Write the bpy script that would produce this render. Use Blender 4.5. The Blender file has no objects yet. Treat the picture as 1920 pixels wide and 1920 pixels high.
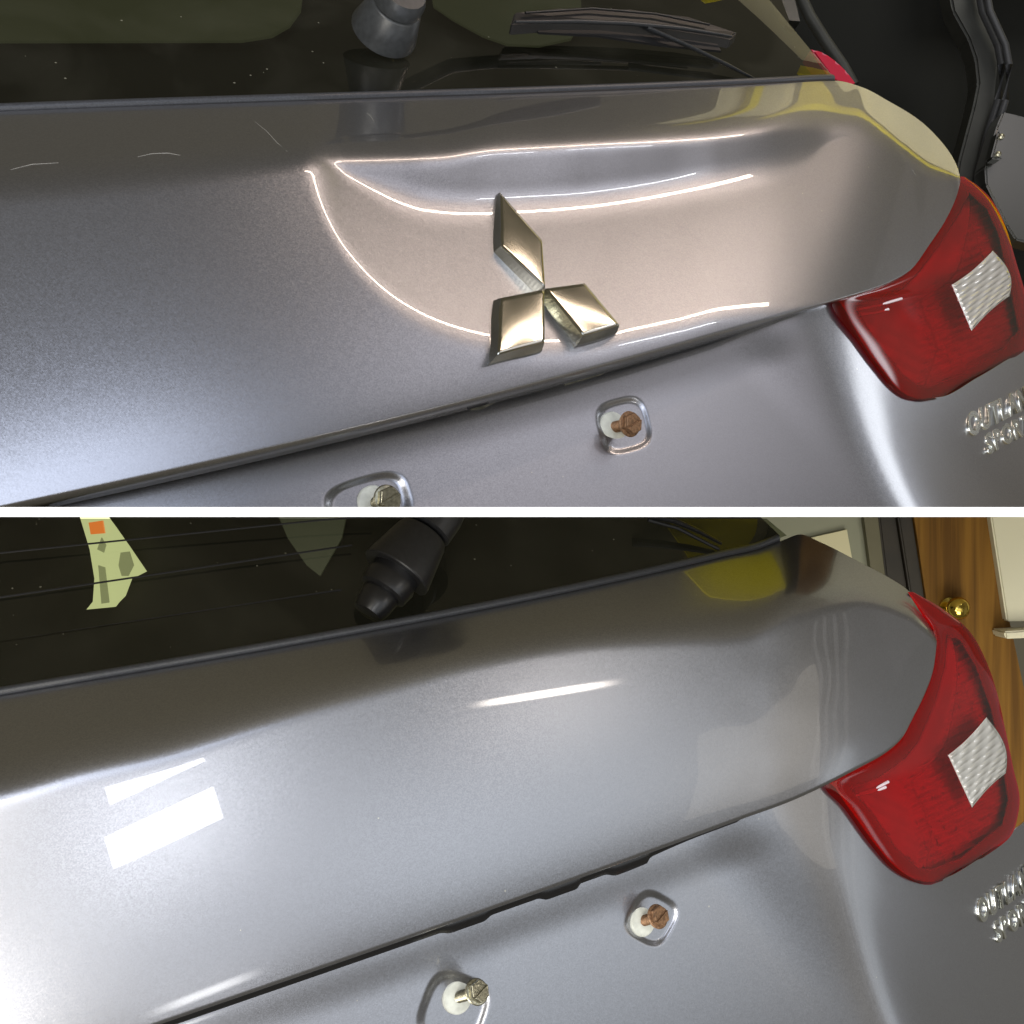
import bpy, bmesh, math, random
import numpy as np
from mathutils import Vector, Matrix
random.seed(4); rng = np.random.default_rng(4)
C = bpy.context.scene.collection
F = 2360.0; CX = CY = 960.0            # lens in units of the 1920 px photograph

# ------------------------------------------------------------------ camera, world, lamps
sc = bpy.context.scene
cam = bpy.data.objects.new('camera', bpy.data.cameras.new('camera')); C.objects.link(cam)
cam.location = (0, 0, 0); cam.rotation_euler = (math.pi/2, 0, 0)
cam.data.sensor_width = 36; cam.data.lens = 36*F/1920
cam.data.clip_start = .02; cam.data.clip_end = 60
sc.camera = cam
W = bpy.data.worlds.new('World'); sc.world = W; W.use_nodes = True
bgn = W.node_tree.nodes['Background']
bgn.inputs[0].default_value = (.95, .84, .58, 1); bgn.inputs[1].default_value = .10
sc.view_settings.view_transform = 'Standard'; sc.view_settings.look = 'None'
sc.view_settings.exposure = 0; sc.view_settings.gamma = 1
sc.cycles.max_bounces = 10; sc.cycles.transparent_max_bounces = 12

def area(name, pos, target, sx, sy, rad, col, along=None, soft=False):
    """rectangular lamp; rad = radiance, so its size does not change how bright it looks.
    soft: a diffuser that is brightest in the middle"""
    l = bpy.data.lights.new(name, 'AREA'); l.shape = 'RECTANGLE'; l.size = sx; l.size_y = sy
    l.energy = rad*math.pi*sx*sy; l.color = col
    if soft:
        l.use_nodes = True; nt = l.node_tree; em_ = nt.nodes['Emission']
        ge = nt.nodes.new('ShaderNodeNewGeometry'); sp = nt.nodes.new('ShaderNodeSeparateXYZ'); nt.links.new(ge.outputs['Parametric'], sp.inputs[0])
        res = []
        for k in (0, 1):
            d = nt.nodes.new('ShaderNodeMath'); d.operation = 'SUBTRACT'; d.inputs[1].default_value = .5; nt.links.new(sp.outputs[k], d.inputs[0])
            a_ = nt.nodes.new('ShaderNodeMath'); a_.operation = 'ABSOLUTE'; nt.links.new(d.outputs[0], a_.inputs[0])
            m_ = nt.nodes.new('ShaderNodeMapRange'); m_.interpolation_type = 'SMOOTHERSTEP'; m_.inputs[1].default_value = .5; m_.inputs[2].default_value = .05
            nt.links.new(a_.outputs[0], m_.inputs[0]); res.append(m_)
        mu = nt.nodes.new('ShaderNodeMath'); mu.operation = 'MULTIPLY'; nt.links.new(res[0].outputs[0], mu.inputs[0]); nt.links.new(res[1].outputs[0], mu.inputs[1])
        nt.links.new(mu.outputs[0], em_.inputs['Strength'])
    o = bpy.data.objects.new(name, l); C.objects.link(o)
    z = (Vector(pos)-Vector(target)).normalized()
    x = Vector(along) if along else Vector((1, 0, 0))
    x = (x - x.dot(z)*z).normalized(); y = z.cross(x)
    m = Matrix((x, y, z)).transposed().to_4x4(); m.translation = Vector(pos); o.matrix_world = m
    return o
XT = (.765, .59, .255)
# upper bay
area('cool_window_light', (.26, -.72, .74), (-.2, .6, .1), 2.2, 1.6, 3.0, (.75, .83, 1.0), XT, True)
area('soft_ceiling_light', (1.25, .43, 1.14), (.0, .75, .1), 1.7, 1.3, 1.05, (.97, .93, 1.0), XT, True)
area('warm_tube_light', (.66, .885, 1.12), (.1, .75, .2), .85, .028, 34, (1.0, .78, .62), XT)
area('strip_light', (.93, .80, .935), (.095, .87, .24), .11, .014, 34, (.9, .95, 1.0), XT)
area('strip_light', (1.06, .90, .98), (.095, .87, .24), .11, .014, 34, (.9, .95, 1.0), XT)
area('ridge_fill_light', (1.3, 1.35, .5), (.25, .92, .1), .46, .38, 4.2, (.9, .94, 1.0), None, True)  # added lamp, whitens the ridge beside the upper taillight
area('far_side_fill_light', (1.95, 1.85, .55), (.3, 1.0, .1), 1.5, 1.2, .05, (1.0, .90, .93))  # added dim lamp, lifts the upper car's dark right side
area('partition_fill_light', (1.05, 1.45, 1.45), (1.05, 2.15, 1.45), .4, .4, 9, (1.0, .96, .85))  # added lamp, brightens the mirrored partition and posts
# lower bay
area('far_side_fill_light', (2.0, 1.55, -.55), (.3, .95, -.25), 1.3, .9, .10, (.90, .93, 1.0))  # added dim lamp, lifts the lower car's right side
BA = (.83, .45, .31)
area('daylight_window', (.55, -.62, -.45), (-.1, .7, -.2), 2.4, 1.8, 1.05, (.88, .93, 1.0), BA, True)
area('soft_side_fill_light', (1.25, .0, -.4), (.1, .8, -.2), 1.5, 1.3, 1.25, (.86, .93, 1.0), BA, True)  # added lamp, brightens the lower car's plate area
area('panel_light', (.283, -.32, -.065), (-.19, .668, -.14), .22, .045, 13, (1, 1, 1), BA)
area('panel_light', (.305, -.31, -.185), (-.18, .667, -.16), .25, .078, 13, (1, 1, 1), BA)
area('panel_light', (.39, -.13, -.77), (-.16, .675, -.25), .30, .09, 13, (1, 1, 1), BA, True)
area('beige_patch_light', (1.50, .60, -.38), (.17, .85, -.15), .60, .42, .75, (1.0, .90, .74), (0, 1, .2))  # added lamp, mirrored as the boxy beige patch on the lower car
area('side_glow_fill', (1.5, 1.06, -.54), (.25, .92, -.27), .40, .35, 1.3, (.84, .92, 1.0), None, True)  # added lamp for the bright streak on the lower ridge
area('backdrop_fill_light', (.86, 1.62, -.62), (1.0, 2.35, -.22), .4, .4, 7, (1.0, .94, .76))  # added lamp, brightens the wall and door behind the lower car
area('warm_strip_light', (.75, .30, -.045), (.05, .78, -.1), .30, .020, 60, (1.0, .90, .80), (.83, .45, 0), True)
area('fill_light', (-.4, -1.2, .25), (.1, .9, 0), .9, .9, 6.5, (1.0, .95, .86))
area('fill_light_low', (-.3, -.9, -.95), (.1, .9, 0), .9, .9, 8.5, (1.0, .95, .86))

# ------------------------------------------------------------------ materials
def mat(name, base, rough=.5, metal=0, coat=0, coatr=.03, spec=.5, noise=None, bump=None, emit=None):
    m = bpy.data.materials.new(name); m.use_nodes = True; nt = m.node_tree; b = nt.nodes['Principled BSDF']
    b.inputs['Base Color'].default_value = (*base, 1); b.inputs['Roughness'].default_value = rough
    b.inputs['Metallic'].default_value = metal; b.inputs['Coat Weight'].default_value = coat
    b.inputs['Coat Roughness'].default_value = coatr; b.inputs['Specular IOR Level'].default_value = spec
    tc = nt.nodes.new('ShaderNodeTexCoord')
    if noise:
        s, amt, det = noise
        n = nt.nodes.new('ShaderNodeTexNoise'); n.inputs['Scale'].default_value = s; n.inputs['Detail'].default_value = det
        nt.links.new(tc.outputs['Object'], n.inputs['Vector'])
        mr = nt.nodes.new('ShaderNodeMapRange'); mr.inputs[1].default_value = .3; mr.inputs[2].default_value = .7
        mr.inputs[3].default_value = 1-amt; mr.inputs[4].default_value = 1+amt
        nt.links.new(n.outputs['Fac'], mr.inputs[0])
        mx = nt.nodes.new('ShaderNodeVectorMath'); mx.operation = 'SCALE'; mx.inputs[0].default_value = base
        nt.links.new(mr.outputs[0], mx.inputs['Scale']); nt.links.new(mx.outputs[0], b.inputs['Base Color'])
    if bump:
        s, st, d = bump
        n = nt.nodes.new('ShaderNodeTexNoise'); n.inputs['Scale'].default_value = s; n.inputs['Detail'].default_value = 4
        nt.links.new(tc.outputs['Object'], n.inputs['Vector'])
        bp = nt.nodes.new('ShaderNodeBump'); bp.inputs['Strength'].default_value = st; bp.inputs['Distance'].default_value = d
        nt.links.new(n.outputs['Fac'], bp.inputs['Height']); nt.links.new(bp.outputs[0], b.inputs['Normal'])
    if emit:
        b.inputs['Emission Color'].default_value = (*emit[0], 1); b.inputs['Emission Strength'].default_value = emit[1]
    return m

def paint(name, base):
    """metallic flake base under a clear coat"""
    m = bpy.data.materials.new(name); m.use_nodes = True; nt = m.node_tree; b = nt.nodes['Principled BSDF']
    tc = nt.nodes.new('ShaderNodeTexCoord')
    v = nt.nodes.new('ShaderNodeTexVoronoi'); v.inputs['Scale'].default_value = 1500
    nt.links.new(tc.outputs['Object'], v.inputs['Vector'])
    sep = nt.nodes.new('ShaderNodeSeparateColor'); nt.links.new(v.outputs['Color'], sep.inputs[0])
    mr = nt.nodes.new('ShaderNodeMapRange'); mr.inputs[3].default_value = .90; mr.inputs[4].default_value = 1.10
    nt.links.new(sep.outputs[0], mr.inputs[0])
    mx = nt.nodes.new('ShaderNodeVectorMath'); mx.operation = 'SCALE'; mx.inputs[0].default_value = base
    nt.links.new(mr.outputs[0], mx.inputs['Scale'])
    d = nt.nodes.new('ShaderNodeTexVoronoi'); d.inputs['Scale'].default_value = 85; nt.links.new(tc.outputs['Object'], d.inputs['Vector'])
    ds = nt.nodes.new('ShaderNodeSeparateColor'); nt.links.new(d.outputs['Color'], ds.inputs[0])
    th = nt.nodes.new('ShaderNodeMath'); th.operation = 'MULTIPLY_ADD'; th.inputs[1].default_value = .30; th.inputs[2].default_value = -.24; nt.links.new(ds.outputs[1], th.inputs[0])
    lt = nt.nodes.new('ShaderNodeMath'); lt.operation = 'LESS_THAN'; nt.links.new(d.outputs['Distance'], lt.inputs[0]); nt.links.new(th.outputs[0], lt.inputs[1])
    dm = nt.nodes.new('ShaderNodeMix'); dm.data_type = 'RGBA'; dm.inputs['B'].default_value = (.62, .60, .54, 1)
    nt.links.new(lt.outputs[0], dm.inputs['Factor']); nt.links.new(mx.outputs[0], dm.inputs['A']); nt.links.new(dm.outputs['Result'], b.inputs['Base Color'])
    # each flake tilts a little
    sub = nt.nodes.new('ShaderNodeVectorMath'); sub.operation = 'SUBTRACT'; sub.inputs[1].default_value = (.5, .5, .5)
    nt.links.new(v.outputs['Color'], sub.inputs[0])
    sc_ = nt.nodes.new('ShaderNodeVectorMath'); sc_.operation = 'SCALE'; sc_.inputs['Scale'].default_value = .05
    nt.links.new(sub.outputs[0], sc_.inputs[0])
    ge = nt.nodes.new('ShaderNodeNewGeometry')
    ad = nt.nodes.new('ShaderNodeVectorMath'); ad.operation = 'ADD'
    nt.links.new(ge.outputs['Normal'], ad.inputs[0]); nt.links.new(sc_.outputs[0], ad.inputs[1])
    no = nt.nodes.new('ShaderNodeVectorMath'); no.operation = 'NORMALIZE'; nt.links.new(ad.outputs[0], no.inputs[0])
    nt.links.new(no.outputs[0], b.inputs['Normal'])
    b.inputs['Metallic'].default_value = .92; b.inputs['Roughness'].default_value = .335
    b.inputs['Coat Weight'].default_value = 1; b.inputs['Coat Roughness'].default_value = .02
    b.inputs['Coat IOR'].default_value = 1.5
    # faint dust and wipe marks in the coat
    n = nt.nodes.new('ShaderNodeTexNoise'); n.inputs['Scale'].default_value = 14; n.inputs['Detail'].default_value = 6
    nt.links.new(tc.outputs['Object'], n.inputs['Vector'])
    m2 = nt.nodes.new('ShaderNodeMapRange'); m2.inputs[1].default_value = .5; m2.inputs[2].default_value = .8
    m2.inputs[3].default_value = .004; m2.inputs[4].default_value = .03
    nt.links.new(n.outputs['Fac'], m2.inputs[0]); nt.links.new(m2.outputs[0], b.inputs['Coat Roughness'])
    return m

def lens_mat(name, col, rough=.0, mixglow=0.0):
    m = bpy.data.materials.new(name); m.use_nodes = True; nt = m.node_tree
    out = nt.nodes['Material Output']; nt.nodes.remove(nt.nodes['Principled BSDF'])
    tr = nt.nodes.new('ShaderNodeBsdfTransparent'); tr.inputs[0].default_value = (*col, 1)
    gl = nt.nodes.new('ShaderNodeBsdfGlossy'); gl.inputs['Roughness'].default_value = rough
    fr = nt.nodes.new('ShaderNodeFresnel'); fr.inputs[0].default_value = 1.55
    mx = nt.nodes.new('ShaderNodeMixShader')
    nt.links.new(fr.outputs[0], mx.inputs[0]); nt.links.new(tr.outputs[0], mx.inputs[1]); nt.links.new(gl.outputs[0], mx.inputs[2])
    nt.links.new(mx.outputs[0], out.inputs[0])
    return m

def glass_mat(name, tint):
    """privacy glass: tinted, glossy, with dust specks"""
    m = lens_mat(name, tint); nt = m.node_tree; out = nt.nodes['Material Output']; prev = out.inputs[0].links[0].from_socket
    tc = nt.nodes.new('ShaderNodeTexCoord')
    v = nt.nodes.new('ShaderNodeTexVoronoi'); v.inputs['Scale'].default_value = 120
    nt.links.new(tc.outputs['Object'], v.inputs['Vector'])
    se = nt.nodes.new('ShaderNodeSeparateColor'); nt.links.new(v.outputs['Color'], se.inputs[0])
    r = nt.nodes.new('ShaderNodeMath'); r.operation = 'MULTIPLY_ADD'; r.inputs[1].default_value = .26; r.inputs[2].default_value = -.17
    nt.links.new(se.outputs[0], r.inputs[0])
    lt = nt.nodes.new('ShaderNodeMath'); lt.operation = 'LESS_THAN'
    nt.links.new(v.outputs['Distance'], lt.inputs[0]); nt.links.new(r.outputs[0], lt.inputs[1])
    # smears: a thin uneven film of dust
    n = nt.nodes.new('ShaderNodeTexNoise'); n.inputs['Scale'].default_value = 9; n.inputs['Detail'].default_value = 7; n.inputs['Distortion'].default_value = 1.2
    nt.links.new(tc.outputs['Object'], n.inputs['Vector'])
    mr = nt.nodes.new('ShaderNodeMapRange'); mr.inputs[1].default_value = .45; mr.inputs[2].default_value = .8; mr.inputs[3].default_value = .003; mr.inputs[4].default_value = .03
    nt.links.new(n.outputs['Fac'], mr.inputs[0])
    mx0 = nt.nodes.new('ShaderNodeMath'); mx0.operation = 'MULTIPLY_ADD'; mx0.inputs[1].default_value = .30
    nt.links.new(lt.outputs[0], mx0.inputs[0]); nt.links.new(mr.outputs[0], mx0.inputs[2])
    di = nt.nodes.new('ShaderNodeBsdfDiffuse'); di.inputs[0].default_value = (.55, .54, .42, 1)
    mx = nt.nodes.new('ShaderNodeMixShader'); nt.links.new(mx0.outputs[0], mx.inputs[0]); nt.links.new(prev, mx.inputs[1]); nt.links.new(di.outputs[0], mx.inputs[2])
    nt.links.new(mx.outputs[0], out.inputs[0])
    return m

M = dict(
    badge=mat('badge_chrome', (.78, .80, .76), .24, 1, 0),
    paint=paint('silver_lilac_paint', (.345, .352, .388)),
    rubber=mat('seal_rubber', (.045, .048, .056), .42, noise=(900, .25, 3), bump=(900, .15, .0004)),
    black=mat('black_gap', (.006, .006, .007), .6),
    plastic=mat('wiper_plastic', (.022, .024, .027), .38, noise=(400, .2, 3)),
    plastic_dark=mat('dark_wiper_plastic', (.012, .012, .013), .36, noise=(400, .2, 3)),
    plastic_grey=mat('grey_wiper_plastic', (.040, .043, .046), .34, noise=(300, .2, 3)),
    gloss_black=mat('gloss_black_plastic', (.010, .010, .011), .30),
    glass=glass_mat('tinted_glass', (.38, .40, .31)),
    lens=lens_mat('red_lens', (.97, .022, .095)),
    reflector=mat('lamp_reflector', (.85, .55, .5), .16, .9),
    red_rim=mat('dark_red_rim', (.62, .02, .06), .12, 0, 1),
    clear=mat('clear_lamp_insert', (.95, .94, .90), .12, .35, 1, .02),
    chrome=mat('brushed_chrome', (.60, .59, .52), .15, 1, 0, noise=(60, .08, 3)),
    nut=mat('white_nylon', (.66, .68, .62), .4, noise=(150, .2, 5)),
    rust=mat('rusty_bolt', (.27, .155, .085), .5, .5, noise=(600, .5, 4), bump=(700, .5, .0005)),
    zinc=mat('zinc_bolt', (.42, .40, .30), .28, .9, noise=(500, .35, 4), bump=(700, .3, .0004)),
    white=mat('white_board', (.90, .90, .90), .6),
    olive=mat('olive_board', (.34, .30, .20), .6),
    yellow=mat('yellow_plastic', (.93, .78, .01), .4),
    cream=mat('cream_wall', (.55, .53, .36), .8, noise=(3, .06, 4)),
)

# ------------------------------------------------------------------ helpers
def link(name, me, m=None, parent=None):
    o = bpy.data.objects.new(name, me); C.objects.link(o)
    if m is not None and me is not None: me.materials.append(m)
    if parent: o.parent = parent
    return o
def tag(o, label, cat, group=None, kind=None):
    if label: o['label'] = label
    if cat: o['category'] = cat
    if group: o['group'] = group
    if kind: o['kind'] = kind
    return o
def empty(name, loc):
    o = bpy.data.objects.new(name, None); C.objects.link(o); o.location = loc; o.empty_display_size = .05
    return o
def keep(o, parent):
    """parent without moving: the meshes are written in world space"""
    o.parent = parent; o.matrix_parent_inverse = parent.matrix_basis.inverted(); return o
def grid(name, P, m, parent, solid=.0025, smooth=True):
    """P: rows x cols x 3 -> one sheet with real thickness"""
    R, K, _ = P.shape
    idx = np.arange(R*K).reshape(R, K)
    f = np.stack([idx[:-1, :-1], idx[:-1, 1:], idx[1:, 1:], idx[1:, :-1]], -1).reshape(-1, 4)
    # make the faces look towards the camera
    a, b, c = P[0, 0], P[0, 1], P[1, 0]
    mid = (R//2, K//2); a, b, c = P[mid], P[mid[0], mid[1]+1], P[mid[0]+1, mid[1]]
    if np.dot(np.cross(b-a, c-a), -a) < 0: f = f[:, ::-1]
    me = bpy.data.meshes.new(name)
    me.vertices.add(R*K); me.vertices.foreach_set('co', P.reshape(-1).astype(np.float32))
    n = len(f); me.loops.add(4*n); me.loops.foreach_set('vertex_index', f.reshape(-1).astype(np.int32))
    me.polygons.add(n); me.polygons.foreach_set('loop_start', (np.arange(n)*4).astype(np.int32))
    me.update(calc_edges=True); me.validate()
    if smooth: me.polygons.foreach_set('use_smooth', np.ones(len(me.polygons), bool))
    o = link(name, me, m)
    if solid:
        s = o.modifiers.new('thickness', 'SOLIDIFY'); s.thickness = solid; s.offset = -1
    if parent: keep(o, parent)
    return o
def bm_obj(name, bm, m, parent, smooth=False, angle=None):
    me = bpy.data.meshes.new(name); bmesh.ops.recalc_face_normals(bm, faces=bm.faces); bm.to_mesh(me); bm.free()
    if smooth: me.polygons.foreach_set('use_smooth', np.ones(len(me.polygons), bool))
    if angle: me.set_sharp_from_angle(angle=math.radians(angle))
    o = link(name, me, m)
    if parent: keep(o, parent)
    return o
def spl(pts, x):
    """smooth monotone-ish curve through (x, y) points (pchip)"""
    p = np.array(sorted(pts), float); X, Y = p[:, 0], p[:, 1]; h = np.diff(X); d = np.diff(Y)/h
    mm = np.zeros(len(X)); mm[0], mm[-1] = d[0], d[-1]
    for i in range(1, len(X)-1):
        if d[i-1]*d[i] > 0:
            w1, w2 = 2*h[i]+h[i-1], h[i]+2*h[i-1]; mm[i] = (w1+w2)/(w1/d[i-1]+w2/d[i])
    x = np.clip(np.asarray(x, float), X[0], X[-1]); i = np.clip(np.searchsorted(X, x)-1, 0, len(X)-2)
    t = (x-X[i])/h[i]
    return (2*t**3-3*t**2+1)*Y[i]+(t**3-2*t**2+t)*h[i]*mm[i]+(-2*t**3+3*t**2)*Y[i+1]+(t**3-t**2)*h[i]*mm[i+1]
def curve(S, key, x):
    p = np.array(S[key], float); q = p[p[:, 0] < S['straight']]
    c = np.polyfit(q[:, 0]/1000, q[:, 1], 3); w = sst(S['straight']-160, S['straight']-20, x)
    return np.polyval(c, np.asarray(x, float)/1000)*(1-w)+spl(S[key], x)*w
def sst(a, b, x):
    t = np.clip((np.asarray(x, float)-a)/(b-a), 0, 1); return t*t*t*(t*(6*t-15)+10)
def unit(v): v = np.array(v, float); return v/np.linalg.norm(v)
def tube(name, pts, r, m, parent, seg=12, flat=1.0):
    """round bar along world points"""
    pts = [Vector(p) for p in pts]; bm = bmesh.new(); rings = []
    rr = r if hasattr(r, '__len__') else [r]*len(pts)
    for i, p in enumerate(pts):
        t = (pts[min(i+1, len(pts)-1)]-pts[max(i-1, 0)]).normalized()
        a = t.cross(Vector((0, 0, 1))); a = (a if a.length > 1e-3 else t.cross(Vector((1, 0, 0)))).normalized(); b = t.cross(a)
        rings.append([bm.verts.new(p+a*math.cos(q)*rr[i]+b*math.sin(q)*rr[i]*flat) for q in [2*math.pi*k/seg for k in range(seg)]])
    for A, B in zip(rings, rings[1:]):
        for k in range(seg): bm.faces.new((A[k], A[(k+1) % seg], B[(k+1) % seg], B[k]))
    bm.faces.new(rings[0][::-1]); bm.faces.new(rings[-1])
    return bm_obj(name, bm, m, parent, True, 50)
def lathe(name, prof, origin, axis, m, parent, seg=32, angle=35, up=None):
    """prof: (along axis, radius)"""
    z = Vector(axis).normalized(); x = z.cross(Vector((0, 0, 1))).normalized(); y = z.cross(x); o = Vector(origin)
    bm = bmesh.new(); rings = []
    for a, r in prof: rings.append([bm.verts.new(o+z*a+(x*math.cos(2*math.pi*k/seg)+y*math.sin(2*math.pi*k/seg))*r) for k in range(seg)])
    for A, B in zip(rings, rings[1:]):
        for k in range(seg): bm.faces.new((A[k], A[(k+1) % seg], B[(k+1) % seg], B[k]))
    bm.faces.new(rings[0][::-1]); bm.faces.new(rings[-1])
    return bm_obj(name, bm, m, parent, True, angle)
def box(name, lo, hi, m, parent=None, bevel=0):
    bm = bmesh.new(); bmesh.ops.create_cube(bm, size=1)
    for v in bm.verts: v.co = Vector([lo[k]+(v.co[k]+.5)*(hi[k]-lo[k]) for k in range(3)])
    if bevel: bmesh.ops.bevel(bm, geom=bm.edges[:], offset=bevel, segments=2, affect='EDGES')
    return bm_obj(name, bm, m, parent)

class View:
    """face plane of one car: n.P = c; h shifts it outwards in metres"""
    def __init__(s, n, p0, d0, xdir):
        s.n = unit(n); s.c = float(s.n @ (s.ray(*p0)*d0))
        x = np.array(xdir, float); x -= (x@s.n)*s.n; s.x = unit(x)
        u = np.cross(s.x, s.n); s.u = u if u[2] > 0 else -u
    @staticmethod
    def ray(px, py):
        px, py = np.broadcast_arrays(np.asarray(px, float), np.asarray(py, float))
        return np.stack([(px-CX)/F, np.ones(px.shape), (CY-py)/F], -1)
    def P(s, px, py, h=0.0):
        r = s.ray(px, py); return r*((s.c+np.asarray(h))/(r@s.n))[..., None]
    def D(s, px, py, h=0.0):
        r = s.ray(px, py); return (s.c+np.asarray(h))/(r@s.n)

# ------------------------------------------------------------------ traced outlines
VT = View((.48, -.787, .379), (1022, 540), .75, XT)
VB = View((.46, -.88, .07), (1080, 1600), .78, (.83, .45, .31))

T = dict(V=VT, straight=1570,
    top=[(-90, 213), (20, 206), (300, 196), (600, 188), (870, 181), (1200, 165), (1450, 156), (1565, 151), (1612, 162), (1669, 191), (1725, 226), (1762, 262), (1789, 300), (1799, 326), (1801, 336)],
    bot=[(-90, 976), (20, 948), (300, 888), (560, 834), (718, 795), (877, 755), (1035, 710), (1154, 681), (1273, 652), (1400, 611), (1481, 586), (1562, 563), (1630, 543), (1671, 527), (1709, 504), (1741, 461), (1777, 405), (1796, 360), (1801, 338)],
    roll=[(-90, 352), (20, 345), (300, 322), (500, 303), (600, 291), (700, 289), (820, 285), (930, 271), (1050, 265), (1310, 250), (1400, 240), (1500, 232), (1560, 236), (1610, 240), (1660, 262), (1700, 288), (1750, 322), (1801, 337)])
B = dict(V=VB, straight=1500,
    top=[(-90, 1318), (18, 1301), (146, 1281), (365, 1244), (600, 1198), (811, 1162), (1022, 1118), (1162, 1090), (1303, 1061), (1397, 1040), (1470, 1012), (1500, 1002), (1537, 1016), (1612, 1054), (1669, 1084), (1706, 1110), (1732, 1147), (1750, 1180), (1757, 1205)],
    bot=[(-90, 2060), (20, 2015), (346, 1902), (510, 1852), (700, 1783), (861, 1727), (1023, 1671), (1184, 1609), (1313, 1563), (1400, 1533), (1481, 1503), (1549, 1472), (1612, 1439), (1657, 1414), (1691, 1384), (1714, 1342), (1736, 1297), (1751, 1252), (1757, 1207)],
    roll=[(-90, 1500), (20, 1473), (150, 1436), (300, 1400), (500, 1340), (700, 1284), (900, 1232), (1100, 1196), (1250, 1182), (1400, 1170), (1500, 1130), (1600, 1120), (1700, 1150), (1740, 1185), (1757, 1206)])

def hx(px):
    """the body curves away towards its right corner"""
    px = np.asarray(px, float)
    return -.020*((px-900)/900)**2*(px < 900) - .008*((px-900)/600)**2*(px > 900) - .055*np.clip((px-1430)/370, 0, None)**2.2

def upper_panel(S, name, dent, parent):
    V = S['V']
    px = np.concatenate([np.linspace(-90, 1560, 760), np.linspace(1562, S['top'][-1][0]-.5, 150)])
    yt, yb, yr = curve(S, 'top', px), curve(S, 'bot', px), spl(S['roll'], px)
    n = 420
    t = np.linspace(0, 1, n)[:, None]
    y = yt+(yb-yt)*t                                     # n x cols
    m_per_px = V.D(px, yr)/F
    wid = np.clip((yr-yt)*.42, 5, 60)
    # slope of the metal per unit length going down
    ledge = 1-sst(yr-wid*1.4, yr+wid*1.0, y)             # 1 on the ledge, 0 on the face
    face = .09*(1-t) - .05*t**2.0 - .13*t**7
    under = -1.0*sst(-.3, 1, (y-(yb-6))/6)*(t > .3)
    sl_face = face+under
    base0 = sl_face*(1-ledge)
    G = 2.1
    s0 = .165
    if dent:
        y1 = yr
        y2 = spl([(560, 290), (590, 294), (604, 305), (650, 335), (707, 367), (760, 390), (800, 400), (880, 405), (1000, 400), (1100, 392), (1200, 379), (1300, 362), (1430, 336), (1500, 308), (1560, 266), (1640, 240)], px)
        y3 = spl([(560, 330), (585, 369), (610, 415), (650, 480), (700, 541), (760, 592), (840, 634), (930, 660), (1020, 671), (1090, 668), (1180, 650), (1260, 633), (1350, 612), (1450, 605), (1600, 605), (1800, 600)], px)
        y3 = np.minimum(y3, yb+60)
        on = sst(550, 655, px)
        oc = sst(575, 640, px)*(1-sst(1400, 1600, px))
        w2 = np.clip((y2-y1)*.40, 6, 40); w3 = 40+0*px
        inside = sst(y2-w2, y2+w2, y)*(1-sst(y3-w3*1.3, y3+w3*.9, y))
        cres = sst(y1-10, y1+25, y)*(1-sst(y2-w2*1.6, y2-w2*.1, y))
        sl_face = sl_face*(1-on*inside)+on*inside*(s0*(1.9-.6*sst(1480, 1720, px))) - oc*cres*(.34-.15*sst(1200, 1420, px))
        # a softer wave inside the crescent splits the strip reflections
        sl_face = sl_face + oc*cres*.02*np.sin((px-900)/46.0)
    # fixed total fall of the ledge
    ds = (yb-yt)/(n-1)*m_per_px
    base = sl_face*(1-ledge)
    led = ledge
    total = 2.0*(ledge.sum(0)*ds)+base0.sum(0)*ds
    extra = (total-base.sum(0)*ds)/(led.sum(0)*ds)
    extra = np.clip(extra, .3, 6)
    k = np.ones(9)/9.
    pad = np.pad(extra, 4, mode='edge'); extra = np.convolve(pad, k, 'valid')
    s = base+led*extra
    h = np.cumsum(s*ds, 0); h = h-h[-1]                  # zero at the bottom edge
    if not dent:                                          # faint waves shaped in near the corner to make its reflections wavy
        wv = np.sin(px/17+y/31)*.6+np.sin(px/29-y/19+1)*.5+np.sin(y/13+px/61)*.3
        h = h+.00009*wv*sst(1250, 1500, px)*sst(0, .15, t)*(1-sst(.85, 1, t))
    h = h+hx(px)
    P = V.P(px[None, :]+0*y, y, h)
    S['px'] = px; S['P'] = P; S['h_top'] = h[0]
    def at(x, yy):
        i = int(np.argmin(abs(px-x))); return float(np.interp(yy, y[:, i], h[:, i]))
    S['h'] = at
    # turn the lower edge under, away from the viewer
    last = P[-1]; rows = [P]
    back = -V.n
    for a, b_ in ((.0015, .0004), (.004, .0004), (.010, -.001), (.018, -.002)):
        rows.append((last+back*a - V.u*b_)[None])
    P2 = np.concatenate(rows, 0)
    return grid(name, P2, M['paint'], parent, .0012)

def rr(x, y, cx, cy, ax, ay, rot=0):
    """rounded-box distance: 1 on the outline"""
    c, s_ = math.cos(rot), math.sin(rot); X = (x-cx)*c+(y-cy)*s_; Y = -(x-cx)*s_+(y-cy)*c
    return ((np.abs(X)/ax)**3.2+(np.abs(Y)/ay)**3.2)**(1/3.2)

# ------------------------------------------------------------------ the divider between both views, added as a solid board
dv = empty('added_divider', (0, .47, 0))
tag(dv, 'white divider between the upper and the lower view, built as a thin board', 'board')
box('front_edge', (-.26, .470, -.00182), (.26, .476, .00182), M['white'], dv)
bm = bmesh.new(); ql = [(-.255, .476), (.255, .476), (1.45, 3.2), (-1.45, 3.2)]
lo_ = [bm.verts.new((x, y, -.0012)) for x, y in ql]; hi_ = [bm.verts.new((x, y, .0012)) for x, y in ql]
bm.faces.new(lo_); bm.faces.new(hi_)
for i in range(4): bm.faces.new((lo_[i], lo_[(i+1) % 4], hi_[(i+1) % 4], hi_[i]))
bm_obj('board_core', bm, M['olive'], dv)  # added sheet; its olive underside tints the lower car's reflections

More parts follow.
